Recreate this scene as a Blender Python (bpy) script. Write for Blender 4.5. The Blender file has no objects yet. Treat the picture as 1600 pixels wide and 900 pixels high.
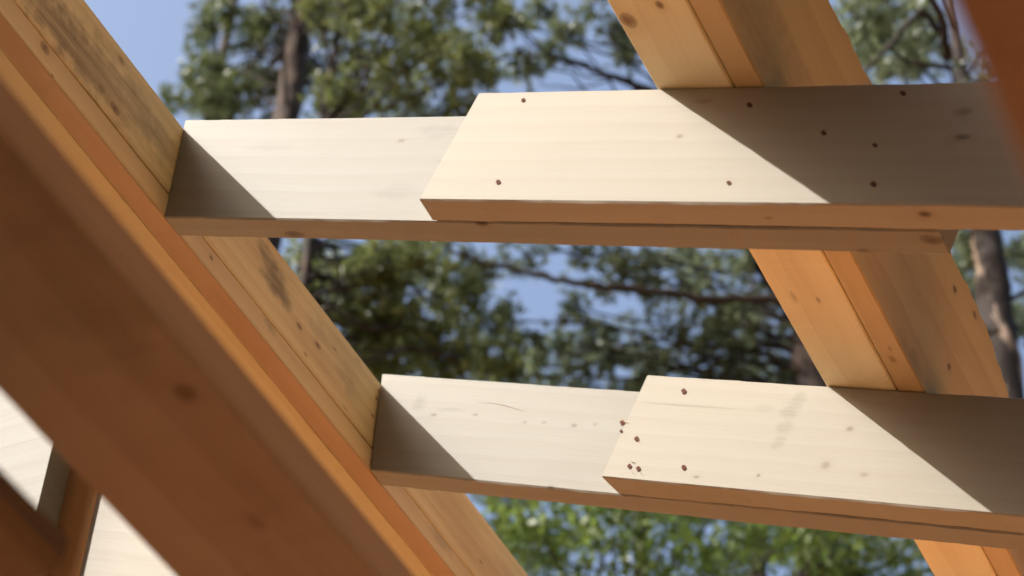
import bpy, bmesh, math, random
import numpy as np
from mathutils import Matrix, Vector

# ------------------------------------------------------------------ camera, sky, sun, exposure
S = bpy.context.scene
EYE = Vector((0, 0, 1.62))
RIGHT = Vector((0.90029441, 0.43206003, 0.05285927))
DOWN = Vector((-0.26130604, 0.63358131, -0.72821280))
FWD = Vector((-0.34812229, 0.64179347, 0.68330961))
FPX = 3609.3
cam_data = bpy.data.cameras.new('camera')
cam = bpy.data.objects.new('camera', cam_data)
S.collection.objects.link(cam)
m = Matrix((RIGHT, -DOWN, -FWD)).transposed().to_4x4()
m.translation = EYE
cam.matrix_world = m
cam_data.sensor_width = 36
cam_data.lens = FPX / 1600 * 36
cam_data.clip_start = 0.05
cam_data.clip_end = 2000
cam_data.dof.use_dof = True
cam_data.dof.focus_distance = 3.3
cam_data.dof.aperture_fstop = 5.2
cam_data.dof.aperture_blades = 7
S.camera = cam

SUN = Vector((0.478, 0.60, -0.641)).normalized()
w = bpy.data.worlds.new('World')
S.world = w
w.use_nodes = True
nt = w.node_tree
sky = nt.nodes.new('ShaderNodeTexSky')
sky.sky_type = 'NISHITA'
sky.sun_disc = False
sky.sun_elevation = math.asin(-SUN.z)
sky.sun_rotation = math.atan2(-SUN.x, -SUN.y)
sky.air_density = 1.0
sky.dust_density = 6.0
sky.ozone_density = 0.8
nt.links.new(sky.outputs[0], nt.nodes['Background'].inputs[0])
nt.nodes['Background'].inputs[1].default_value = 0.15
sd = bpy.data.lights.new('sun', 'SUN')
sd.energy = 3.6
sd.angle = math.radians(0.45)
sd.color = (1.0, 0.965, 0.925)
so = bpy.data.objects.new('sun', sd)
so.rotation_euler = SUN.to_track_quat('-Z', 'Y').to_euler()
S.collection.objects.link(so)
S.view_settings.view_transform = 'Standard'
S.view_settings.look = 'None'
S.view_settings.gamma = 1
S.view_settings.exposure = 1.04
S.cycles.max_bounces = 10
S.cycles.diffuse_bounces = 6

# ------------------------------------------------------------------ helpers
PITCH = 0.38470416
CP, SP = math.cos(PITCH), math.sin(PITCH)
JD = Vector((CP, 0, -SP))      # down the roof slope
ND = Vector((SP, 0, CP))       # square to the roof
XD, YD, ZD = Vector((1, 0, 0)), Vector((0, 1, 0)), Vector((0, 0, 1))


def ray(px, py):
    return RIGHT * ((px - 800) / FPX) + DOWN * ((py - 450) / FPX) + FWD


def on(px, py, axis, val):     # point of the plane (P-EYE).axis = val that lies at this spot of the photo
    r = ray(px, py)
    return r * (val / r.dot(axis))


def at(px, py, dist):
    return ray(px, py).normalized() * dist + EYE


def tag(o, label=None, cat=None, group=None, kind=None):
    if label: o['label'] = label
    if cat: o['category'] = cat
    if group: o['group'] = group
    if kind: o['kind'] = kind
    return o


def link(name, me, mat=None, parent=None):
    o = bpy.data.objects.new(name, me)
    S.collection.objects.link(o)
    if mat: me.materials.append(mat)
    if parent: o.parent = parent
    return o


# ------------------------------------------------------------------ materials
def wood(name, col, dark=None, knots=(), stains=(), seed=0, grain=0.35, ring=9.0, rough=0.6, bump=0.25, blotch=0.3, lines=()):
    """knots: (axis pair, a, b, radius, elongation); coordinates are the board's own, x along its length."""
    mt = bpy.data.materials.new(name)
    mt.use_nodes = True
    t = mt.node_tree
    N, Lk = t.nodes, t.links
    b = N['Principled BSDF']
    dark = dark or tuple(c * k for c, k in zip(col, (0.72, 0.6, 0.48)))
    tc = N.new('ShaderNodeTexCoord')
    # wobble
    nz = N.new('ShaderNodeTexNoise'); nz.inputs['Scale'].default_value = 5; nz.inputs['Detail'].default_value = 2
    mp0 = N.new('ShaderNodeMapping'); mp0.inputs['Location'].default_value = (seed * 3.1, seed * 1.7, seed)
    Lk.new(tc.outputs['Object'], mp0.inputs[0])
    mpn = N.new('ShaderNodeMapping'); mpn.inputs['Scale'].default_value = (0.55, 1.3, 1.3)
    Lk.new(mp0.outputs[0], mpn.inputs[0]); Lk.new(mpn.outputs[0], nz.inputs['Vector'])
    sub = N.new('ShaderNodeVectorMath'); sub.operation = 'SUBTRACT'; sub.inputs[1].default_value = (.5, .5, .5)
    Lk.new(nz.outputs['Color'], sub.inputs[0])
    sc = N.new('ShaderNodeVectorMath'); sc.operation = 'SCALE'; sc.inputs['Scale'].default_value = 0.018
    Lk.new(sub.outputs[0], sc.inputs[0])
    add = N.new('ShaderNodeVectorMath'); add.operation = 'ADD'
    Lk.new(mp0.outputs[0], add.inputs[0]); Lk.new(sc.outputs[0], add.inputs[1])
    vec = add.outputs[0]
    # growth rings as long bands
    mp1 = N.new('ShaderNodeMapping'); mp1.inputs['Scale'].default_value = (0.35, 5.0, 5.0)
    mp1.inputs['Rotation'].default_value = (0.25 + (seed * .37) % .5, 0.006, 0.004)
    Lk.new(vec, mp1.inputs[0])
    wv = N.new('ShaderNodeTexWave'); wv.wave_type = 'BANDS'; wv.bands_direction = 'Z'; wv.wave_profile = 'SAW'
    wv.inputs['Scale'].default_value = ring / 4; wv.inputs['Distortion'].default_value = 1.3
    wv.inputs['Detail'].default_value = 2; wv.inputs['Detail Scale'].default_value = 1.2
    Lk.new(mp1.outputs[0], wv.inputs['Vector'])
    # fibre streaks
    mp2 = N.new('ShaderNodeMapping'); mp2.inputs['Scale'].default_value = (3, 120, 120)
    Lk.new(vec, mp2.inputs[0])
    fz = N.new('ShaderNodeTexNoise'); fz.inputs['Scale'].default_value = 1.6; fz.inputs['Detail'].default_value = 5
    fz.inputs['Roughness'].default_value = 0.65
    Lk.new(mp2.outputs[0], fz.inputs['Vector'])
    # large blotches
    mp3 = N.new('ShaderNodeMapping'); mp3.inputs['Scale'].default_value = (2.0, 6, 6)
    Lk.new(mp0.outputs[0], mp3.inputs[0])
    bz = N.new('ShaderNodeTexNoise'); bz.inputs['Scale'].default_value = 1.4; bz.inputs['Detail'].default_value = 4
    Lk.new(mp3.outputs[0], bz.inputs['Vector'])

    def math_(op, a, bb, clamp=False):
        n = N.new('ShaderNodeMath'); n.operation = op; n.use_clamp = clamp
        for i, v in enumerate((a, bb)):
            if v is None: continue
            if isinstance(v, (int, float)): n.inputs[i].default_value = v
            else: Lk.new(v, n.inputs[i])
        return n.outputs[0]

    def rng(v, a, bb, c=0, d=1, smooth=True):
        n = N.new('ShaderNodeMapRange'); n.interpolation_type = 'SMOOTHSTEP' if smooth else 'LINEAR'
        Lk.new(v, n.inputs[0])
        for i, q in enumerate((a, bb, c, d)): n.inputs[i + 1].default_value = q
        return n.outputs[0]

    def mix(f, a, bb, mode='MIX'):
        n = N.new('ShaderNodeMix'); n.data_type = 'RGBA'; n.blend_type = mode
        if isinstance(f, (int, float)): n.inputs[0].default_value = f
        else: Lk.new(f, n.inputs[0])
        for i, v in ((6, a), (7, bb)):
            if isinstance(v, tuple): n.inputs[i].default_value = (*v, 1)
            else: Lk.new(v, n.inputs[i])
        return n.outputs[2]

    f1 = math_('MULTIPLY', rng(wv.outputs['Fac'], .1, 1), grain)
    f2 = math_('MULTIPLY', rng(fz.outputs['Fac'], .42, .72), grain * 0.7)
    fac = math_('ADD', f1, f2, True)
    c = mix(fac, col, dark)
    c = mix(math_('MULTIPLY', rng(bz.outputs['Fac'], .45, .75), blotch), c, tuple(x * k for x, k in zip(dark, (.85, .8, .75))))
    wob = N.new('ShaderNodeTexNoise'); wob.inputs['Scale'].default_value = 38; wob.inputs['Detail'].default_value = 3
    Lk.new(tc.outputs['Object'], wob.inputs['Vector'])
    ws = N.new('ShaderNodeVectorMath'); ws.operation = 'SUBTRACT'; ws.inputs[1].default_value = (.5, .5, .5)
    Lk.new(wob.outputs['Color'], ws.inputs[0])

    def spot(x, y, z, r, el, wobble=.6):
        ad = N.new('ShaderNodeVectorMath'); ad.operation = 'MULTIPLY_ADD'
        ad.inputs[1].default_value = (wobble * r,) * 3
        Lk.new(ws.outputs[0], ad.inputs[0]); Lk.new(tc.outputs['Object'], ad.inputs[2])
        s1 = N.new('ShaderNodeVectorMath'); s1.operation = 'SUBTRACT'; s1.inputs[1].default_value = (x, y, z)
        Lk.new(ad.outputs[0], s1.inputs[0])
        s2 = N.new('ShaderNodeVectorMath'); s2.operation = 'MULTIPLY'; s2.inputs[1].default_value = (1 / (r * el), 1 / r, 1 / r)
        Lk.new(s1.outputs[0], s2.inputs[0])
        ln = N.new('ShaderNodeVectorMath'); ln.operation = 'LENGTH'
        Lk.new(s2.outputs[0], ln.inputs[0])
        return ln.outputs['Value']
    for (x, y, z, r, el, st) in stains:
        v = rng(spot(x, y, z, r, el, 1.6), 0.2, 1.0, st, 0)
        v = math_('MULTIPLY', v, rng(fz.outputs['Fac'], .3, .62, .45, 1))
        c = mix(v, c, tuple(x_ * k for x_, k in zip(col, (.26, .23, .2))))
    kd = tuple(x * k for x, k in zip(col, (.30, .20, .14)))
    for (x, y, z, r, el, st) in knots:
        d = spot(x, y, z, r, el)
        c = mix(rng(d, .7, 2.6, .38 * st, 0), c, dark)
        v = math_('MULTIPLY', rng(d, .45, 1.08, min(1, .95 * st), 0), rng(fz.outputs['Fac'], .25, .6, .7, 1))
        c = mix(v, c, kd)
        c = mix(rng(d, .15, .6, .5 * st, 0), c, tuple(x_ * .65 for x_ in kd))
        c = mix(math_('MULTIPLY', rng(d, .6, .8, 0, .35 * st), rng(d, .82, 1.05, 1, 0)), c, tuple(x_ * .6 for x_ in kd))
    Lk.new(c, b.inputs['Base Color'])
    b.inputs['Roughness'].default_value = rough
    b.inputs['Specular IOR Level'].default_value = 0.32
    bp = N.new('ShaderNodeBump'); bp.inputs['Strength'].default_value = bump; bp.inputs['Distance'].default_value = 0.0012
    hh = math_('ADD', fz.outputs['Fac'], math_('MULTIPLY', bz.outputs['Fac'], 1.5))
    Lk.new(hh, bp.inputs['Height'])
    Lk.new(bp.outputs[0], b.inputs['Normal'])
    return mt


def simple(name, col, rough=.7, noise=0, scale=8, trans=0, col2=None, stretch=(1, 1, 1), bumpd=0):
    mt = bpy.data.materials.new(name); mt.use_nodes = True
    t = mt.node_tree; b = t.nodes['Principled BSDF']
    b.inputs['Roughness'].default_value = rough
    tc = t.nodes.new('ShaderNodeTexCoord')
    mp = t.nodes.new('ShaderNodeMapping'); mp.inputs['Scale'].default_value = stretch
    t.links.new(tc.outputs['Object'], mp.inputs[0])
    n = t.nodes.new('ShaderNodeTexNoise'); n.inputs['Scale'].default_value = scale; n.inputs['Detail'].default_value = 5
    t.links.new(mp.outputs[0], n.inputs['Vector'])
    r = t.nodes.new('ShaderNodeValToRGB')
    c2 = col2 or tuple(x * (1 - noise) for x in col)
    r.color_ramp.elements[0].position = .35; r.color_ramp.elements[0].color = (*c2, 1)
    r.color_ramp.elements[1].position = .65; r.color_ramp.elements[1].color = (*col, 1)
    t.links.new(n.outputs['Fac'], r.inputs[0]); t.links.new(r.outputs[0], b.inputs['Base Color'])
    if bumpd:
        bp = t.nodes.new('ShaderNodeBump'); bp.inputs['Distance'].default_value = bumpd
        t.links.new(n.outputs['Fac'], bp.inputs['Height']); t.links.new(bp.outputs[0], b.inputs['Normal'])
    if trans:
        tr = t.nodes.new('ShaderNodeBsdfTranslucent'); mx = t.nodes.new('ShaderNodeMixShader'); mx.inputs[0].default_value = trans
        t.links.new(r.outputs[0], tr.inputs[0])
        t.links.new(b.outputs[0], mx.inputs[1]); t.links.new(tr.outputs[0], mx.inputs[2])
        t.links.new(mx.outputs[0], t.nodes['Material Output'].inputs[0])
    return mt


# ------------------------------------------------------------------ boards
def board(name, origin, xdir, zdir, L, T, H, mat, label=None, cat='plank', group=None, shear0=0, shear1=0,
          bev=0.0022, wobble=0.0005, seed=0, clip=0, ragged=0, wane=None, parent=None):
    """A sawn plank: local x along it, y its thickness, z its height; origin is its lower front corner.
    shear0/1 slant the two end cuts; wane(x) lowers one long top edge where bark was."""
    rd = random.Random(seed + 11)
    ydir = zdir.cross(xdir)
    bm = bmesh.new()
    n = max(8, int(L / 0.012)) if wane or ragged else max(8, int(L / 0.014))
    n = min(n, 320)
    sec = [(bev, 0), (T - bev, 0), (T, bev), (T, H - bev), (T - bev, H), (bev, H), (0, H - bev), (0, bev)]
    ph = [rd.uniform(0, 6) for _ in range(8)]
    rows = []
    for i in range(n + 1):
        u = i / n
        row = []
        for k, (y, z) in enumerate(sec):
            x = u * L + (1 - u) * shear0 * z + u * shear1 * z
            if i == 0 and clip and z > H - 0.01: x += clip
            if i == 0 and ragged and z < 0.01:
                x += ragged * y / T * rd.uniform(.3, 1)
            d = wobble * (math.sin(x * 9 + ph[k]) + .6 * math.sin(x * 31 + ph[k] * 2) + .3 * math.sin(x * 83 + ph[k])) + rd.uniform(-1, 1) * wobble * .7
            zz = z + (d if k in (0, 1, 4, 5) else 0)
            yy = y
            if wane and z > H / 2:
                q, q2 = wane(x)
                if y < T / 2: zz -= q
                else: zz -= q2
            row.append(bm.verts.new((x, yy, zz)))
        rows.append(row)
    for a, b in zip(rows, rows[1:]):
        for k in range(8):
            bm.faces.new((a[k], a[(k + 1) % 8], b[(k + 1) % 8], b[k]))
    bm.faces.new(rows[0][::-1]); bm.faces.new(rows[-1])
    bmesh.ops.recalc_face_normals(bm, faces=bm.faces)
    me = bpy.data.meshes.new(name); bm.to_mesh(me); bm.free()
    o = link(name, me, mat, parent)
    mm = Matrix((xdir, ydir, zdir)).transposed().to_4x4()
    mm.translation = origin + EYE
    o.matrix_world = mm
    if label: tag(o, label, cat, group)
    return o


def local(o, P):   # eye-relative point into the board's own coordinates
    return o.matrix_world.inverted() @ (P + EYE)


SCREW_HEAD = simple('rusty_screw_steel', (.12, .032, .013), .9, .6, 300)


def screw(par, P, normal, r=.0042):
    """a countersunk screw head with torn wood fibre round it, a part of its plank"""
    r *= .84
    bm = bmesh.new()
    rd = random.Random(int(P.x * 9999) + int(P.z * 7777))
    seg = 14
    rings = []
    for rr, h in ((1.3, 0.0), (1.1, .08), (.8, .12), (.5, .14), (.28, .15)):
        ring = []
        for i in range(seg):
            a = i / seg * 2 * math.pi
            q = r * rr * (1 + rd.uniform(-.14, .14)) * (1.05 + .34 * math.cos(a * 2 - .9 + rd.uniform(-.1, .1)))
            ring.append(bm.verts.new((q * math.cos(a), q * math.sin(a), h * r * 1.4 + .00015)))
        rings.append(ring)
    for a, b in zip(rings, rings[1:]):
        for i in range(seg):
            bm.faces.new((a[i], a[(i + 1) % seg], b[(i + 1) % seg], b[i]))
    bm.faces.new(rings[-1])
    me = bpy.data.meshes.new('screw'); bm.to_mesh(me); bm.free()
    o = link('screw', me, SCREW_HEAD)
    q = normal.to_track_quat('Z', 'X')
    mm = q.to_matrix().to_4x4(); mm.translation = P + EYE
    o.parent = par
    o.matrix_parent_inverse = par.matrix_world.inverted()
    o.matrix_world = mm
    return o


NT, NB = 1.777, 1.582          # top and underside of the rafters, measured square to the roof
YA, YB = 1.883, 1.838          # upper pair: rear plank, front plank
YA2, YB2 = 2.518, 2.473        # lower pair
PALE = (.335, .298, .232)
PALE2 = (.262, .248, .203)
WARM = (.5, .33, .16)
GOLD = (.54, .50, .34)
RED = (.62, .33, .17)


def jn(J, Y, N):
    return JD * J + YD * Y + ND * N


def knots_from(org, xd, zd, lst, face, spots):
    """photo spots that lie on one face of a board, turned into the board's own coordinates"""
    yd = zd.cross(xd)
    axis, val = face
    out = []
    for (px, py, r, el, st) in spots:
        d = on(px, py, axis, val) - org
        out.append((d.dot(xd), d.dot(yd), d.dot(zd), r, el, st))
    lst += out
    return lst


def rafter_pair(Ya, Yb, Ja0, Ja1, Jb0, Jb1, sd_, cols, la, lb, kn=None, ragged=0, clip=0):
    # rear plank butts the ridge beam with a plumb cut; front plank laps it with a square cut
    H = NT - NB
    # plumb cut: a vertical line drifts by -tan(pitch) along the slope for each unit square to it
    oa = jn(Ja0, Ya, NB); ob = jn(Jb0, Yb - .0, NB)
    ka, sa, kb, sb = [], [], [], []
    if kn: kn(oa, ob, ka, sa, kb, sb)
    ma = wood('pale_spruce_rear', cols[0], knots=ka, stains=sa, seed=sd_, grain=.15, blotch=.2)
    mb = wood('pale_spruce_front', cols[1], knots=kb, stains=sb, seed=sd_ + 5, grain=.11, blotch=.16)
    A = board('rafter_plank', oa, JD, ND, Ja1 - Ja0, .043, H, ma, la, 'rafter', None, shear0=-math.tan(PITCH), seed=sd_,
              shear1=0)
    B = board('rafter_plank', ob, JD, ND, Jb1 - Jb0, .043, H, mb, lb, 'rafter', None, seed=sd_ + 1, ragged=ragged, clip=clip)
    return A, B


# J at the foot of the plumb cut: X = -1.607 there
JF = -1.609 * CP - 0 * SP
P0 = on(258, 335, YD, YA); J0 = P0.dot(JD) + .0015


def kn1(oa, ob, ka, sa, kb, sb):
    knots_from(oa, JD, ND, sa, (YD, YA), [(690, 205, .02, 3, .2), (620, 300, .02, 3, .15), (420, 230, .015, 4, .15)])
    knots_from(oa, JD, ND, ka, (YD, YA), [(627, 220, .0035, 2, .5), (700, 252, .004, 5, .2)])
    knots_from(oa, JD, ND, ka, (ND, NB), [(752, 350, .006, 2, .8), (460, 366, .008, 2.5, .6), (1455, 375, .010, 1.5, .7), (1350, 392, .005, 2, .5)])
    knots_from(ob, JD, ND, kb, (YD, YB), [(1062, 213, .0035, 1.5, .55), (1503, 214, .005, 2.2, .7), (1505, 175, .008, 1.6, .4), (1100, 158, .005, 3, .25)])
    knots_from(ob, JD, ND, kb, (ND, NB), [(1445, 335, .0055, 1.6, .95), (1200, 341, .003, 2, .4)])


def kn2(oa, ob, ka, sa, kb, sb):
    knots_from(ob, JD, ND, sb, (YD, YB2), [(1245, 625, .020, 1, .3), (1235, 645, .020, 1, .3), (1225, 668, .018, 1, .28), (1215, 692, .016, 1, .25), (1195, 640, .012, 2, .15)])
    knots_from(oa, JD, ND, ka, (YD, YA2), [(678, 648, .0035, 2, .5), (743, 648, .003, 2, .4), (820, 660, .003, 1.6, .35), (850, 660, .003, 1.6, .3), (897, 665, .004, 1.5, .5), (930, 663, .003, 1.5, .3),
                                           (860, 762, .004, 2, .7)])
    knots_from(oa, JD, ND, sa, (YD, YA2), [(655, 630, .022, 1.0, .35), (700, 640, .006, 7, .25)])
    knots_from(ob, JD, ND, kb, (YD, YB2), [(1290, 727, .0075, 1.1, .42), (1328, 670, .005, 1.3, .45), (1185, 743, .003, 1.2, .6), (1350, 742, .005, 1.5, .3), (1088, 745, .003, 2, .5), (1075, 634, .0015, 60, .35)])
    knots_from(ob, JD, ND, kb, (ND, NB), [(1128, 802, .004, 2, .6), (1580, 850, .004, 2, .7)])


A1, B1 = rafter_pair(YA, YB, J0, -1.146, on(654, 314, YD, YB).dot(JD), 1.05, 1, (PALE2, PALE),
                     'upper rear rafter plank from the ridge beam, its far end stopping behind the lapping plank',
                     'upper front rafter plank with clean square cut end and evenly spaced dark screws', kn1, clip=.004)
P1 = on(578, 735, YD, YA2)
A2, B2 = rafter_pair(YA2, YB2, P1.dot(JD) + .0015, .9, on(940, 745, YD, YB2).dot(JD), 1.05, 2, (PALE2, (.31, .28, .218)),
                     'lower rear rafter plank with a thin red scratch, butting the ridge beam',
                     'lower front rafter plank with a splintered corner and scattered torn screw holes', kn2, ragged=.022)
for px, py, r in ((818, 157, .0036), (779, 285, .0038), (1139, 286, .0034), (1171, 164, .0038), (1411, 146, .0036), (1287, 208, .0034),
                  (1367, 227, .0030), (1365, 288, .0038)):
    screw(B1, on(px, py, YD, YB), -YD, r)
for px, py, r in ((1069, 612, .0046), (1069, 731, .0042), (995, 686, .0042), (984, 729, .004), (998, 733, .004), (973, 661, .0044), (971, 674, .003)):
    screw(B2, on(px, py, YD, YB2), -YD, r)


def splinter(par, pts, wdt, mat, name='splinter'):
    """a thin torn sliver standing a little proud of the plank"""
    bm = bmesh.new()
    prev = None
    for i, p in enumerate(pts):
        k = 1 - abs(2 * i / (len(pts) - 1) - 1) * .8
        vs = [bm.verts.new(p + o_) for o_ in (ZD * wdt * k, -YD * wdt * .8 * k, -ZD * wdt * k)]
        if prev:
            for a in range(3):
                bm.faces.new((prev[a], prev[(a + 1) % 3], vs[(a + 1) % 3], vs[a]))
        prev = vs
    bmesh.ops.recalc_face_normals(bm, faces=bm.faces)
    me = bpy.data.meshes.new(name)
    for v in bm.verts: v.co += EYE
    bm.to_mesh(me); bm.free()
    o = link(name, me, mat)
    o.parent = par
    o.matrix_parent_inverse = par.matrix_world.inverted()
    return o


REDLINE = simple('dark_red_sap', (.20, .05, .025), .6, .3, 60)
CHIP = simple('torn_wood_fibre', (.62, .36, .16), .8, .4, 200)
splinter(A2, [on(x, y, YD, YA2 - .0002) for x, y in ((748, 629), (770, 630), (790, 634), (806, 639), (820, 643))], .0006, REDLINE, 'sap_streak')
for a, b in (((995, 684), (1001, 693)), ((986, 734), (990, 739)), ((1000, 736), (1004, 742)), ((985, 720), (993, 722)), ((968, 655), (982, 660))):
    splinter(B2, [on(a[0] + (b[0] - a[0]) * t, a[1] + (b[1] - a[1]) * t + 1.5 * math.sin(t * 3), YD, YB2 - .0012) for t in (0, .33, .66, 1)], .0009, CHIP)

# the next pair down the roof, just below the picture
o1 = board('rafter_plank', jn(J0, 3.185, NB), JD, ND, 2.6, .043, NT - NB, A1.data.materials[0],
           'rafter plank further along the roof, below the lowest one in view', 'rafter', shear0=-math.tan(PITCH), seed=9)

# ------------------------------------------------------------------ ridge beam (left)
XF = -1.607
Y0, Y1 = .25, 4.6
# stacked board: a 45 mm lower plank and a taller one on it, their right faces nearly flush
so_ = Vector((XF - .0365, Y1, 0))


def y_board(name, x0, x1, z0, z1, mat, label, cat='beam', ya=Y0, yb=Y1, **k):
    """plumb board running along the ridge: local x = +Y, y = -X (from its right face), z = up"""
    return board(name, Vector((x1, ya, z0)), YD, ZD, yb - ya, x1 - x0, z1 - z0, mat, label, cat, **k)


def yk(x1, z0, face, spots, ya=Y0):
    return knots_from(Vector((x1, ya, z0)), YD, ZD, [], face, spots)


ZB = 2.3585
fk = yk(XF, ZB + .046, (XD, XF), [(190, 97, .007, 1.5, .5), (180, 172, .009, 1.5, .7), (159, 140, .008, 1.3, .35), (468, 512, .006, 1.6, .7), (497, 542, .006, 1.8, .8),
                                  (408, 492, .003, 2.5, .7), (478, 556, .003, 2, .6), (524, 548, .0025, 3, .5), (560, 566, .002, 4, .4), (550, 600, .002, 4, .4), (752, 880, .003, 3, .6),
                                  (589, 625, .003, 1.5, .9), (583, 652, .0028, 1.5, .9), (540, 640, .002, 5, .4)])
fs = yk(XF, ZB + .046, (XD, XF), [(432, 440, .040, 1.4, .95), (415, 400, .026, 1.4, .7), (445, 470, .024, 1.5, .8), (140, 95, .07, 3, .6), (80, 30, .06, 2.5, .6), (245, 215, .045, 2, .5), (215, 150, .03, 1.5, .4),
                                  (545, 600, .03, 2, .3), (500, 520, .03, 2, .25)])
m_f = wood('weathered_spruce', (.86, .67, .36), knots=fk, stains=fs, seed=3, grain=.3, blotch=.5)
fk2 = yk(XF, ZB, (XD, XF), [(70, 75, .010, 1.2, .7), (82, 118, .002, 1.5, .9), (330, 403, .0035, 1.4, .95), (579, 640, .002, 1.5, .6)])
fk2 += yk(XF, ZB, (ZD, ZB), [(388, 512, .003, 2, .3)])
m_f2 = wood('spruce_lower_ply', (.78, .60, .34), knots=fk2, stains=yk(XF, ZB, (XD, XF), [(422, 505, .02, 1.6, .5), (690, 845, .02, 3, .4)]), seed=4, grain=.28, blotch=.3)
rb = y_board('ridge_beam', XF - .044, XF - .0012, ZB + .0495, 2.5485, m_f,
             'upper golden ridge beam plank with brown stains and knots, holding the left ends of the rafters', seed=21, bev=.0008)
# lower ply, its underside following the slope
lb = board('ridge_beam', Vector((XF, Y0, ZB)), YD, ZD, Y1 - Y0, .036, .0455, m_f2,
           'narrow lower ridge beam plank directly under the tall stained one, with a reddish underside', 'beam', seed=22)
lb.data.materials.append(wood('red_ply_underside', (.40, .29, .20), seed=36, grain=.25, blotch=.3))
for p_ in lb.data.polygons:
    if p_.normal.z < -.5: p_.material_index = 1  # underside darker and redder than the side face
m_f3 = wood('bright_spruce_strip', GOLD, seed=6, grain=.22, blotch=.15)
# second ply left of it, a step higher
lb2 = board('ridge_beam', Vector((XF - .0395, Y0, ZB + .006)), YD, ZD, Y1 - Y0, .046, .19, m_f3,
            'left ply of the ridge beam seen as a pale underside strip beside the reddish one', 'beam', seed=23)

# ------------------------------------------------------------------ purlin on top of the rafters (right)
JL, JC, JS = -1.590, -1.4745, -1.431
Yp0, Yp1 = 1.05, 4.6


def roof_board(name, j0, j1, n0, n1, mat, label, ya=Yp0, yb=Yp1, cat='purlin', **k):
    """board lying in the roof: local x = +Y, y = up the slope from its downhill face, z = square to the roof"""
    return board(name, jn(j1, ya, n0), YD, ND, yb - ya, j1 - j0, n1 - n0, mat, label, cat, **k)


def rk(j1, n0, face, spots):
    return knots_from(jn(j1, Yp0, n0), YD, ND, [], face, spots)


m_flat = wood('gold_spruce', (.84, .74, .48), knots=rk(JC - .002, NT + .001, (ND, NT), [(982, 33, .0135, 1.1, .9), (1030, 9, .0065, 1.2, .95), (1278, 470, .004, 2, .5), (1240, 465, .005, 3, .3)]),
              seed=7, grain=.2, blotch=.2)
m_strip = wood('orange_spruce', (.84, .66, .37), knots=rk(JS, NT + .001, (ND, NT), [(1394, 562, .006, 1.6, .5), (1390, 545, .003, 2, .5)])
               + rk(JS, NT + .001, (JD, JS), [(1492, 452, .005, 1.6, .95), (1483, 573, .005, 1.4, .95), (1523, 492, .005, 2, .6), (1540, 505, .003, 3, .5)]),
               stains=rk(JS, NT + .001, (JD, JS), [(1210, 70, .05, 6, .25), (1420, 560, .03, 3, .3)]), seed=8, grain=.26, ring=6, blotch=.45)


def wane(x):       # bark edge: y is measured from the right face
    y = Yp0 + x
    f = max(0, (y - 2.52) / .2)
    q = .034 * min(1, f) ** 1.5 + .0016 * math.sin(y * 60) + .0012 * math.sin(y * 143 + 1) + .003 * math.sin(y * 11)
    return max(-.002, q), 0.0


fl = roof_board('roof_plank', JL, JC - .002, NT + .001, NT + .046, m_flat,
                'flat golden plank with one large round knot, lying across the tops of the rafters at right', cat='plank', seed=31)
pu = roof_board('purlin', JC + .001, JS, NT + .001, NT + .209, m_strip,
                'tall purlin on edge with a wavy bark edge, beside the flat golden plank at right', seed=32, wane=wane)
pu.data.materials.append(wood('dimmed_orange_underside', (.62, .46, .25), knots=rk(JS, NT + .001, (ND, NT), [(1394, 562, .006, 1.6, .5), (1390, 545, .003, 2, .5)]), seed=37, grain=.25, blotch=.3))
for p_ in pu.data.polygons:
    if p_.normal.z < -.5: p_.material_index = 1  # side face kept lighter than the underside: light balance put into the colour

# ------------------------------------------------------------------ near beams, out of focus
e = ray(271, 527).normalized() * 1.58
eL = on(0, 615, ZD, e.z)
nk = knots_from(Vector((e.x, -.3, e.z)), YD, ZD, [], (ZD, e.z), [(290, 612, .009, 1.3, .9), (400, 815, .006, 2, .4)])
nst = knots_from(Vector((e.x, -.3, e.z)), YD, ZD, [], (ZD, e.z), [(170, 520, .05, 2, .3), (60, 300, .04, 3, .3)])
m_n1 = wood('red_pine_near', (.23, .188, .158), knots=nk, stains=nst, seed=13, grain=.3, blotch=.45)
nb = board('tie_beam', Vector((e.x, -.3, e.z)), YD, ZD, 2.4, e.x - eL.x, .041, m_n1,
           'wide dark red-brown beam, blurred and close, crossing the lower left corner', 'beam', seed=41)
nb.data.materials.append(wood('brightened_edge', (.46, .33, .21), seed=35, grain=.25, blotch=.3))
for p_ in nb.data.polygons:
    if p_.normal.y < -.9: p_.material_index = 1  # side face recoloured lighter to stand in for light it catches
er = ray(1480, 0).normalized() * .78
m_n2 = wood('red_pine_right', (.27, .19, .14), seed=14, grain=.3, blotch=.5)
board('tie_beam', Vector((er.x + .145, -.3, er.z)), YD, ZD, 1.9, .145, .045, m_n2,
      'very blurred red-brown beam close to the camera at the right edge', 'beam', seed=42)
en = ray(48, 845).normalized() * 1.55
yend = on(104, 860, XD, en.x).y
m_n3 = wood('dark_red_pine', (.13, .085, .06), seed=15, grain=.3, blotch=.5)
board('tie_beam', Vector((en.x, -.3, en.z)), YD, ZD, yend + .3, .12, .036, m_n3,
      'short dark beam end, rounded and blurred, in the bottom left corner', 'beam', seed=43, bev=.009)

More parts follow.
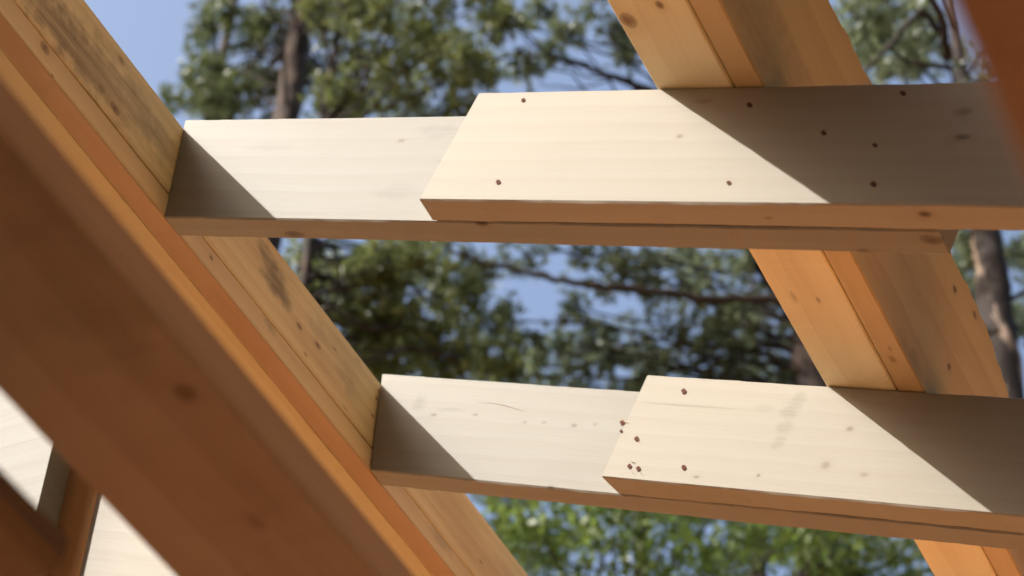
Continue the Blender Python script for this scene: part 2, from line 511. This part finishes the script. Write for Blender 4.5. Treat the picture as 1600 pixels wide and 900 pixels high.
# ------------------------------------------------------------------ king post and pieces under the ridge (bottom left)
m_post = wood('orange_post', (.9, .58, .27), seed=16, grain=.25, blotch=.2)
YW = 1.824
pw = on(145, 808, YD, YW)
board('post', Vector((pw.x - .111, YW + .048, -1.62)), ZD, XD, pw.z + 1.62 + .28, .05, .11, m_post,
      'orange upright post under the ridge, between the two small sunlit planks at bottom left', 'post', seed=51)
m_c = wood('pale_spruce_short', PALE2, seed=17, grain=.2, blotch=.2)
pc = on(80, 704, YD, 1.765)
board('brace_plank', Vector((pc.x - .8, 1.765, pc.z - .285)), XD, ZD, .8, .0435, .52, m_c,
      'short sunlit plank with a brown end, left of the orange post', 'plank', seed=52)
m_w = wood('pale_spruce_collar', PALE, seed=18, grain=.15, blotch=.12)
board('collar_plank', jn(pw.dot(JD), YW, pw.dot(ND) - .195), JD, ND, .36, .043, .24, m_w,
      'cream sunlit plank against the orange post, below the blurred near beam', 'plank', shear0=-math.tan(PITCH), seed=53)

# ------------------------------------------------------------------ floor deck and ground
def sheet(name, x0, x1, y0, y1, z, mat, n=1, amp=0):
    bm = bmesh.new()
    bmesh.ops.create_grid(bm, x_segments=n, y_segments=n, size=.5)
    rd = random.Random(3)
    for v in bm.verts:
        v.co = Vector((x0 + (v.co.x + .5) * (x1 - x0), y0 + (v.co.y + .5) * (y1 - y0), z + rd.uniform(-amp, amp)))
    me = bpy.data.meshes.new(name); bm.to_mesh(me); bm.free()
    return tag(link(name, me, mat), kind='structure')


sheet('ground', -900, 900, -900, 900, -.35, simple('forest_floor', (.16, .12, .06), .95, 0, .6, col2=(.06, .07, .025)), 60, .02)
sheet('floor', -6.2, 3.4, -4.2, 9, 0, wood('bounce_deck_boards', (.74, .315, .11), seed=30, grain=.4, ring=30, blotch=.3))  # unseen deck, added in orange to bounce warm light onto the undersides


# unseen rear roof bay and plank walls, added to block sky and bounce warm light
def slab(name, quad, thick, mat, label, cat):
    bm = bmesh.new()
    q = [Vector(p) for p in quad]
    nrm = (q[1] - q[0]).cross(q[3] - q[0]).normalized() * thick
    a = [bm.verts.new(p + EYE) for p in q]; b = [bm.verts.new(p + nrm + EYE) for p in q]
    bm.faces.new(a[::-1]); bm.faces.new(b)
    for i in range(4): bm.faces.new((a[i], a[(i + 1) % 4], b[(i + 1) % 4], b[i]))
    bmesh.ops.recalc_face_normals(bm, faces=bm.faces)
    me = bpy.data.meshes.new(name); bm.to_mesh(me); bm.free()
    return tag(link(name, me, mat), label, cat)


m_in = wood('sky_block_boards', (.20, .10, .05), seed=33, grain=.4, ring=24, blotch=.3)
YR = -2.4
def rz(x): return 2.57 - abs(x + 1.64) * math.tan(PITCH)
slab('added_roof_sheathing', [(-1.64, -4.2, rz(-1.64)), (3.6, -4.2, rz(3.6)), (3.6, YR, rz(3.6)), (-1.64, YR, rz(-1.64))], .03, m_in,
     'unseen downhill side of a rear roof bay, added to block sky light', 'roof')
slab('added_roof_sheathing', [(-6.4, -4.2, rz(-6.4)), (-1.66, -4.2, rz(-1.66)), (-1.66, YR, rz(-1.66)), (-6.4, YR, rz(-6.4))], .03, m_in,
     'unseen left side of a rear roof bay, added to block sky light', 'roof')
slab('added_plank_wall', [(-9, -4.25, -1.9), (9, -4.25, -1.9), (9, -4.25, 7.9), (-9, -4.25, 7.9)], .05, m_in, 'unseen tall plank wall added behind the camera to block sky light', 'wall')
slab('added_plank_wall', [(1.6, -2.4, -1.62), (1.6, 8.9, -1.62), (1.6, 8.9, 1.05), (1.6, -2.4, 1.05)], -.15, wood('gold_bounce_boards', (.85, .55, .2), seed=34, grain=.4, ring=24, blotch=.3),
     'unseen gold plank wall at the right eave, added to bounce warm light', 'wall')  # added out of view so its sunlit side warms the right-facing timber

# ------------------------------------------------------------------ trees
class Acc:
    def __init__(s): s.v = []; s.f = []; s.n = 0

    def add(s, v, f):
        s.v.append(v); s.f.append(f + s.n); s.n += len(v)

    def mesh(s, name):
        v = np.concatenate(s.v).astype(np.float32)
        f = np.concatenate(s.f).astype(np.int32)
        k = f.shape[1]
        me = bpy.data.meshes.new(name)
        me.vertices.add(len(v)); me.vertices.foreach_set('co', v.ravel())
        me.loops.add(f.size); me.loops.foreach_set('vertex_index', f.ravel())
        me.polygons.add(len(f))
        me.polygons.foreach_set('loop_start', np.arange(0, f.size, k, dtype=np.int32))
        me.polygons.foreach_set('loop_total', np.full(len(f), k, dtype=np.int32))
        me.update(calc_edges=True)
        return me


def unit(a):
    return a / np.linalg.norm(a, axis=-1, keepdims=True)


def needles(acc, C, R, rg, blade=.06, width=.02, per=10):
    """tufts of needles centred at C (n,3) with radius R"""
    n = len(C)
    d = unit(rg.normal(size=(n, per, 3)))
    tw = unit(rg.normal(size=(n, 1, 3)))
    d = unit(d + .8 * tw)
    base = C[:, None] + d * R * .1 + tw * rg.uniform(-.6, .6, (n, per, 1)) * R
    ln = blade * rg.uniform(.6, 1.2, (n, per, 1))
    side = unit(np.cross(d, rg.normal(size=(n, per, 3)))) * width * rg.uniform(.6, 1.3, (n, per, 1))
    v = np.stack([base - side * .5, base + side * .5, base + d * ln + side * .2], 2).reshape(-1, 3)
    acc.add(v, np.arange(len(v)).reshape(-1, 3))


def leaves(acc, C, R, rg, size=.045, per=9):
    n = len(C)
    c = C[:, None] + rg.normal(size=(n, per, 3)) * R
    a = unit(rg.normal(size=(n, per, 3))); b = unit(np.cross(a, rg.normal(size=(n, per, 3))))
    s = size * rg.uniform(.6, 1.2, (n, per, 1))
    v = np.stack([c - a * s, c + b * s * .55, c + a * s, c - b * s * .55], 2).reshape(-1, 3)
    # two triangles each so that it can share a mesh with needles
    i = np.arange(len(v)).reshape(-1, 4)
    acc.add(v, np.concatenate([i[:, [0, 1, 2]], i[:, [0, 2, 3]]]))


def tube(acc, pts, rad, rg, seg=9, rough=.12):
    pts = np.array(pts, float); n = len(pts)
    tan = np.gradient(pts, axis=0); tan = unit(tan)
    up = np.array([.3, .2, .93]) if abs(tan[0][2]) < .8 else np.array([1., 0, 0])
    u = unit(np.cross(tan, up)); w_ = np.cross(tan, u)
    a = np.arange(seg) / seg * 2 * np.pi
    r = np.array(rad)[:, None] * (1 + rough * rg.normal(size=(n, seg)))
    v = pts[:, None] + r[..., None] * (np.cos(a)[None, :, None] * u[:, None] + np.sin(a)[None, :, None] * w_[:, None])
    v = v.reshape(-1, 3)
    i = np.arange(n - 1)[:, None] * seg; j = np.arange(seg)[None]; j2 = (j + 1) % seg
    q = np.stack([i + j, i + j2, i + seg + j2, i + seg + j], -1).reshape(-1, 4)
    acc.add(v, np.concatenate([q[:, [0, 1, 2]], q[:, [0, 2, 3]]]))


def curve(a, b, rg, n=7, sag=.08):
    a, b = np.array(a), np.array(b); t = np.linspace(0, 1, n)[:, None]
    L_ = np.linalg.norm(b - a)
    off = rg.normal(size=(n, 3)) * .035 * L_; off[0] = off[-1] = 0
    return a + (b - a) * t + off + np.array([0, 0, 1]) * np.sin(t * np.pi) * sag * L_


PINE_A = simple('pine_needles_dark', (.15, .18, .065), .35, 0, 9, .5, (.06, .085, .04))
PINE_B = simple('pine_needles_olive', (.22, .245, .085), .35, 0, 9, .5, (.09, .12, .04))
PINE_C = simple('pine_needles_grey', (.25, .29, .15), .35, 0, 9, .5, (.11, .145, .085))
LEAF = simple('fresh_leaves', (.17, .23, .05), .4, 0, 6, .5, (.09, .15, .03))
BARK = simple('pine_bark', (.06, .034, .022), .9, 0, 14, 0, (.012, .008, .006), (1, 1, .35), .02)
BARK_P = simple('sun_flecked_bark', (.36, .27, .21), .9, 0, 8, 0, (.022, .014, .011), (1, 1, .35), .02)  # pale patches put the trunk's sun flecks into the bark colour
for _n in BARK_P.node_tree.nodes:
    if _n.type == 'VALTORGB': _n.color_ramp.elements[0].position = .57; _n.color_ramp.elements[1].position = .62
TWIG = simple('twig_bark', (.03, .021, .017), .9, .5, 20)


def visible(P):
    d = P - np.array(EYE)
    z = d @ np.array(FWD)
    x = d @ np.array(RIGHT) / z * FPX + 800; y = d @ np.array(DOWN) / z * FPX + 450
    return (z > 0) & (x > -60) & (x < 1660) & (y > -60) & (y < 960)


def tree(name, label, base_px, dist, r_px, clumps, seed, fol, bark, leafy=False, limbs=(), extra=14, top=3.5, density=1.0, bias=(-1.3, .3), group=None, blade=.065,
         lean=(0, 0), spread=1.9):
    """clumps: (px, py, radius px, density) at about the tree's distance. Trunk plumb through base_px."""
    rg = np.random.default_rng(seed)
    p = np.array(at(base_px[0], base_px[1], dist))
    root = bpy.data.objects.new(name, None); S.collection.objects.link(root)
    root.location = (p[0], p[1], -.35)
    tag(root, label, 'tree', group)
    k = dist / FPX
    crown_top = p[2] + top
    zs = np.linspace(-.4, crown_top, 26)
    hr = r_px * k
    f_ = np.clip((crown_top - zs) / (crown_top - p[2] + 1e-6), .05, None)
    rad = hr * np.where(zs < p[2], 1 + (p[2] - zs) * .035, np.clip(f_, .12, 1) ** .8)
    wob = np.cumsum(rg.normal(size=(26, 2)) * .012, 0)
    near = np.argmin(abs(zs - p[2])); wob -= wob[near]
    trk = np.c_[p[0] + wob[:, 0] + lean[0] * (zs - p[2]), p[1] + wob[:, 1] + lean[1] * (zs - p[2]), zs]
    trk = np.repeat(trk, 1, 0)
    # refine
    zz = np.linspace(zs[0], zs[-1], 140)
    tp = np.c_[np.interp(zz, zs, trk[:, 0]), np.interp(zz, zs, trk[:, 1]), zz]
    a = Acc(); tube(a, tp, np.interp(zz, zs, rad), rg, 12, .07)
    me = a.mesh('trunk'); tr = link('trunk', me, bark, root); tr.matrix_parent_inverse = Matrix.Translation(root.location).inverted()

    def tpt(z): return np.array([np.interp(z, zs, trk[:, 0]), np.interp(z, zs, trk[:, 1]), z])
    cr, tw = Acc(), Acc()
    cl = []
    for (px, py, rp, de) in clumps:
        c = np.array(at(px, py, dist + rg.uniform(*bias)))
        cl.append((c, rp * k * 1.15, de, True))
    for i in range(extra):       # the rest of the crown, outside the picture
        for _ in range(30):
            z = rg.uniform(p[2] - 5.2, crown_top)
            ang = rg.uniform(0, 2 * np.pi); rr = rg.uniform(.3, spread)
            c = tpt(z) + np.array([math.cos(ang) * rr, math.sin(ang) * rr, 0])
            if not visible(c + 0)and not visible(c + np.array([0, 0, .5])) and not visible(c - np.array([0, 0, .5])):
                cl.append((c, rg.uniform(.35, .65), .6, False)); break
    for c, r, de, vis in cl:
        n = int(380 * de * density * (r / .35) ** 2)
        # tufts gathered on sprays inside the clump
        ns = max(6, int(n / 8))
        sc_ = unit(rg.normal(size=(ns, 3))) * (rg.uniform(0, 1, (ns, 1)) ** .6) * r * np.array([1.35, 1.35, .95]) + c
        C = np.repeat(sc_, 6, 0) + rg.normal(size=(ns * 6, 3)) * .045
        if leafy: leaves(cr, C, .07, rg, .036, 5)
        else: needles(cr, C, .04, rg, blade)
        # a limb from the trunk and twigs to the sprays
        zt = c[2] - rg.uniform(.1, .6) * np.linalg.norm((c - tpt(c[2]))[:2]) - .1
        s_ = tpt(min(zt, crown_top - .2))
        Ld = np.linalg.norm(c - s_)
        if Ld < 3.2:
            pts = curve(s_, c, rg)
            tube(tw, pts, np.linspace(max(.008, .012 * Ld ** .5), .006, len(pts)), rg, 6)
        for q in sc_[::5]:
            tube(tw, curve(c, q, rg, 4, .0), np.linspace(.006, .003, 4), rg, 4)
    for pts_px, w0, w1 in limbs:
        P = [np.array(at(x, y, dist + dz)) for x, y, dz in pts_px]
        t = np.linspace(0, len(P) - 1, len(P) * 5)
        P = np.array(P)
        Q = np.stack([np.interp(t, range(len(P)), P[:, i]) for i in range(3)], 1)
        Q += rg.normal(size=Q.shape) * .006
        li = Acc(); tube(li, Q, np.linspace(w0 * k / 2, w1 * k / 2, len(Q)), rg, 7)
        lo = link('limb', li.mesh('limb'), TWIG, root); lo.matrix_parent_inverse = Matrix.Translation(root.location).inverted()
    nf = sum(len(x) for x in cr.f)
    base = cr.n
    for v_ in tw.v: cr.v.append(v_)
    for f_2 in tw.f: cr.f.append(f_2 + base)
    me = cr.mesh('crown')
    mi = np.zeros(len(me.polygons), np.int32); mi[nf:] = 1
    co = link('crown', me, fol, root); me.materials.append(TWIG)
    me.polygons.foreach_set('material_index', mi)
    co.matrix_parent_inverse = Matrix.Translation(root.location).inverted()
    return root


def scatter(rg, x0, x1, y0, y1, n, r0, r1, d):
    return [(rg.uniform(x0, x1), rg.uniform(y0, y1), rg.uniform(r0, r1), d) for _ in range(n)]


R_ = random.Random(5)
F3 = scatter(R_, 430, 800, 380, 600, 22, 14, 26, .6) + scatter(R_, 500, 800, 0, 180, 12, 14, 24, .5)
F4 = scatter(R_, 760, 1280, 380, 610, 22, 14, 26, .55) + scatter(R_, 780, 1000, 0, 120, 5, 8, 15, .3)
F1 = scatter(R_, 290, 560, 0, 185, 20, 12, 22, .45)
G = 'pines standing beyond the roof frame'
tree('pine_tree', 'tall pine with a bare dark trunk rising behind the upper left rafter', (462, 90), 17, 19,
     [(400, 150, 45, .8), (390, 70, 30, .5), (300, 165, 30, .7), (505, 150, 28, .6), (520, 40, 34, .45), (430, 20, 26, .5), (560, 100, 26, .45), (350, 130, 30, .4), (480, 110, 20, .3)]
     + scatter(R_, 285, 470, 130, 190, 5, 22, 36, .7) + F1, 1, PINE_A, BARK, bias=(.3, 1.6), density=.75,
     limbs=[([(455, 110, 0), (420, 80, .1), (395, 70, .2)], 8, 3), ([(470, 60, 0), (510, 30, -.1), (560, 20, -.2)], 8, 3), ([(450, 150, 0), (500, 120, 0), (560, 95, .1)], 8, 3)], group=G)
tree('pine_tree', 'slender young pine with sparse foliage, left of the bare dark trunk', (347, 90), 18, 8,
     [(330, 40, 22, .4), (318, 90, 24, .45), (375, 40, 20, .3), (350, 130, 34, .6), (330, 160, 32, .8), (365, 10, 20, .3)], 2, PINE_A, BARK, extra=8, top=2.2, spread=.9, group=G)
tree('pine_tree', 'dense olive green pine filling the middle above and below the upper rafter', (520, 100), 15, 6,
     [(640, 30, 48, 1), (700, 60, 44, 1), (600, 90, 46, .9), (670, 120, 50, 1.1), (560, 150, 40, .9), (620, 170, 46, 1), (720, 130, 42, .9), (690, 0, 34, .8), (740, 95, 24, .5), (590, 30, 26, .5),
      (770, 110, 22, .4), (480, 400, 40, .9), (540, 440, 60, 1.1), (620, 410, 55, 1), (680, 430, 50, .8), (600, 490, 62, 1.1), (670, 500, 55, 1), (550, 540, 50, 1), (620, 570, 60, 1.1), (700, 560, 55, 1),
      (612, 390, 34, 1.2), (606, 430, 34, 1.3), (604, 465, 34, 1.2), (600, 500, 34, 1.3), (595, 540, 34, 1.2), (592, 575, 30, 1.2), (490, 470, 40, 1), (760, 570, 42, .9), (750, 450, 26, .4), (720, 500, 26, .5), (640, 300, 60, .8), (560, 260, 50, .8)] + F3, 3, PINE_B, BARK, group=G, density=.62)
tree('pine_tree', 'pine with loose drooping clumps between the middle and the right hand purlin', (1255, 260), 16, 26,
     [(890, 50, 20, .45), (850, 15, 22, .3), (800, 30, 18, .2), (930, 5, 24, .4), (780, 0, 20, .3), (1060, 430, 50, .9), (1120, 400, 46, .8), (1150, 480, 56, .9), (1080, 500, 56, 1), (1190, 540, 52, 1),
      (1120, 560, 52, 1), (1230, 590, 46, 1), (1050, 560, 36, .8), (960, 410, 30, .5), (890, 400, 34, .5), (820, 400, 26, .3), (900, 480, 18, .2), (830, 540, 22, .3), (870, 590, 30, .5), (940, 530, 20, .3),
      (790, 500, 20, .3), (990, 590, 30, .5), (1220, 430, 36, .8), (1010, 400, 34, .7)] + F4, 4, PINE_C, BARK, density=.5,
     limbs=[([(1260, 175, 0), (1100, 160, .1), (1010, 140, .1), (960, 122, .1), (900, 98, .1), (850, 88, 0), (800, 86, 0), (730, 104, 0)], 16, 4),
            ([(900, 98, .1), (860, 70, .1), (790, 40, 0)], 4, 2), ([(850, 88, .1), (820, 60, .1), (800, 20, 0)], 4, 2), ([(960, 122, .1), (900, 140, .2), (840, 130, 0)], 4, 2)], group=G)
tree('pine_tree', 'thick pine trunk with painted pale sun flecks at the right edge', (1562, 560), 13, 31,
     [(1340, 30, 50, 1), (1400, 60, 50, 1), (1350, 110, 44, .9), (1430, 110, 40, .9), (1450, 30, 40, .8), (1390, 10, 40, 1), (1500, 420, 34, .8), (1530, 130, 26, .7), (1595, 400, 24, .5), (1600, 520, 26, .5),
      (1510, 380, 26, .8)], 5, PINE_C, BARK_P, bias=(.3, 1.6), density=.8,
     limbs=[([(1555, 520, 0), (1400, 480, .2), (1205, 466, .2), (1100, 468, .2), (1000, 452, .2), (930, 448, .2), (860, 434, .2), (790, 418, .2), (750, 408, .2), (705, 392, .2)], 20, 5),
            ([(1478, 60, 0), (1440, 15, -.1), (1400, 60, -.2), (1370, 95, -.3), (1350, 110, -.3)], 12, 5), ([(1488, 105, 0), (1420, 98, -.1), (1375, 62, -.2)], 10, 4),
            ([(1480, 95, 0), (1470, 20, -.1), (1440, -20, -.2)], 16, 10)], group=G)
tree('leafy_tree', 'bright green leafy tree seen below the lower rafter', (1000, 1010), 14, 20,
     [(x, 800 + R_.uniform(-30, 90), R_.uniform(30, 56), R_.uniform(.3, 1)) for x in range(760, 1440, 40)] + [(x + R_.uniform(-20, 20), R_.uniform(850, 920), 50, .8) for x in range(770, 1420, 80)], 6, LEAF, BARK, leafy=True, extra=12, top=1.6, density=.42)
tree('pine_tree', 'distant dark pine filling gaps behind the nearer trees', (1180, 700), 25, 12,
     scatter(R_, 980, 1300, 380, 620, 12, 26, 48, .55) + scatter(R_, 1300, 1500, 0, 140, 8, 30, 46, .7) + scatter(R_, 1480, 1640, 380, 600, 8, 30, 46, .8) + scatter(R_, 880, 1450, 760, 900, 12, 30, 50, .6),
     7, PINE_C, BARK, group=G, density=.6, blade=.08)
tree('pine_tree', 'distant bluish pine showing through the dense olive one', (600, 700), 26, 12,
     scatter(R_, 430, 760, 370, 600, 14, 30, 48, .6) + scatter(R_, 540, 760, 0, 180, 9, 26, 44, .6) + scatter(R_, 760, 1010, 560, 620, 3, 20, 30, .4) + scatter(R_, 740, 900, 760, 900, 5, 30, 50, .7),
     8, PINE_C, BARK, group=G, density=.6, blade=.08)

# unseen pines added right of and behind the house to block the open sky
rg_ = np.random.default_rng(77)
for i, (x, y) in enumerate([(-3.6, -7.2), (-.6, -7.6), (2.4, -7), (5, -5.4), (-2, -9.5), (4.4, -2.2), (1, -9.6)] + [(6.3, y_) for y_ in (-3, -.6, 1.8, 4.2, 6.6, 9)] + [(8, -2), (10, 2), (8.5, 5.5), (12, 8), (9, 11.5), (13, -1), (14, 4), (7, -7), (2, -11), (-3, -13), (13, -8), (7.5, 1.5), (9, 8.5)]):
    h = rg_.uniform(13, 16) if i > 6 else rg_.uniform(19, 21)
    root = bpy.data.objects.new('pine_tree', None); S.collection.objects.link(root); root.location = (x, y, -.35)  # unseen pine, added to block sky light
    tag(root, 'unseen pine added beside the house to block sky light', 'tree', 'unseen pines added to block sky light')
    a = Acc(); zz = np.linspace(-.4, h, 30)
    tube(a, np.c_[x + np.cumsum(rg_.normal(size=30)) * .02, y + np.cumsum(rg_.normal(size=30)) * .02, zz], np.linspace(.16, .03, 30), rg_, 9, .05)
    o = link('trunk', a.mesh('trunk'), BARK, root); o.matrix_parent_inverse = Matrix.Translation(root.location).inverted()
    a = Acc()
    n = 2600 if i > 6 else 4200
    z = rg_.uniform(1.5, h + .5, n); rr = 2.3 * np.sqrt(rg_.uniform(0, 1, n)) * (1 - (.55 if i > 6 else .35) * (z / h) ** 2); an = rg_.uniform(0, 6.28, n)
    leaves(a, np.c_[x + rr * np.cos(an), y + rr * np.sin(an), z], .2, rg_, .17, 4)
    o = link('crown', a.mesh('crown'), PINE_A, root); o.matrix_parent_inverse = Matrix.Translation(root.location).inverted()
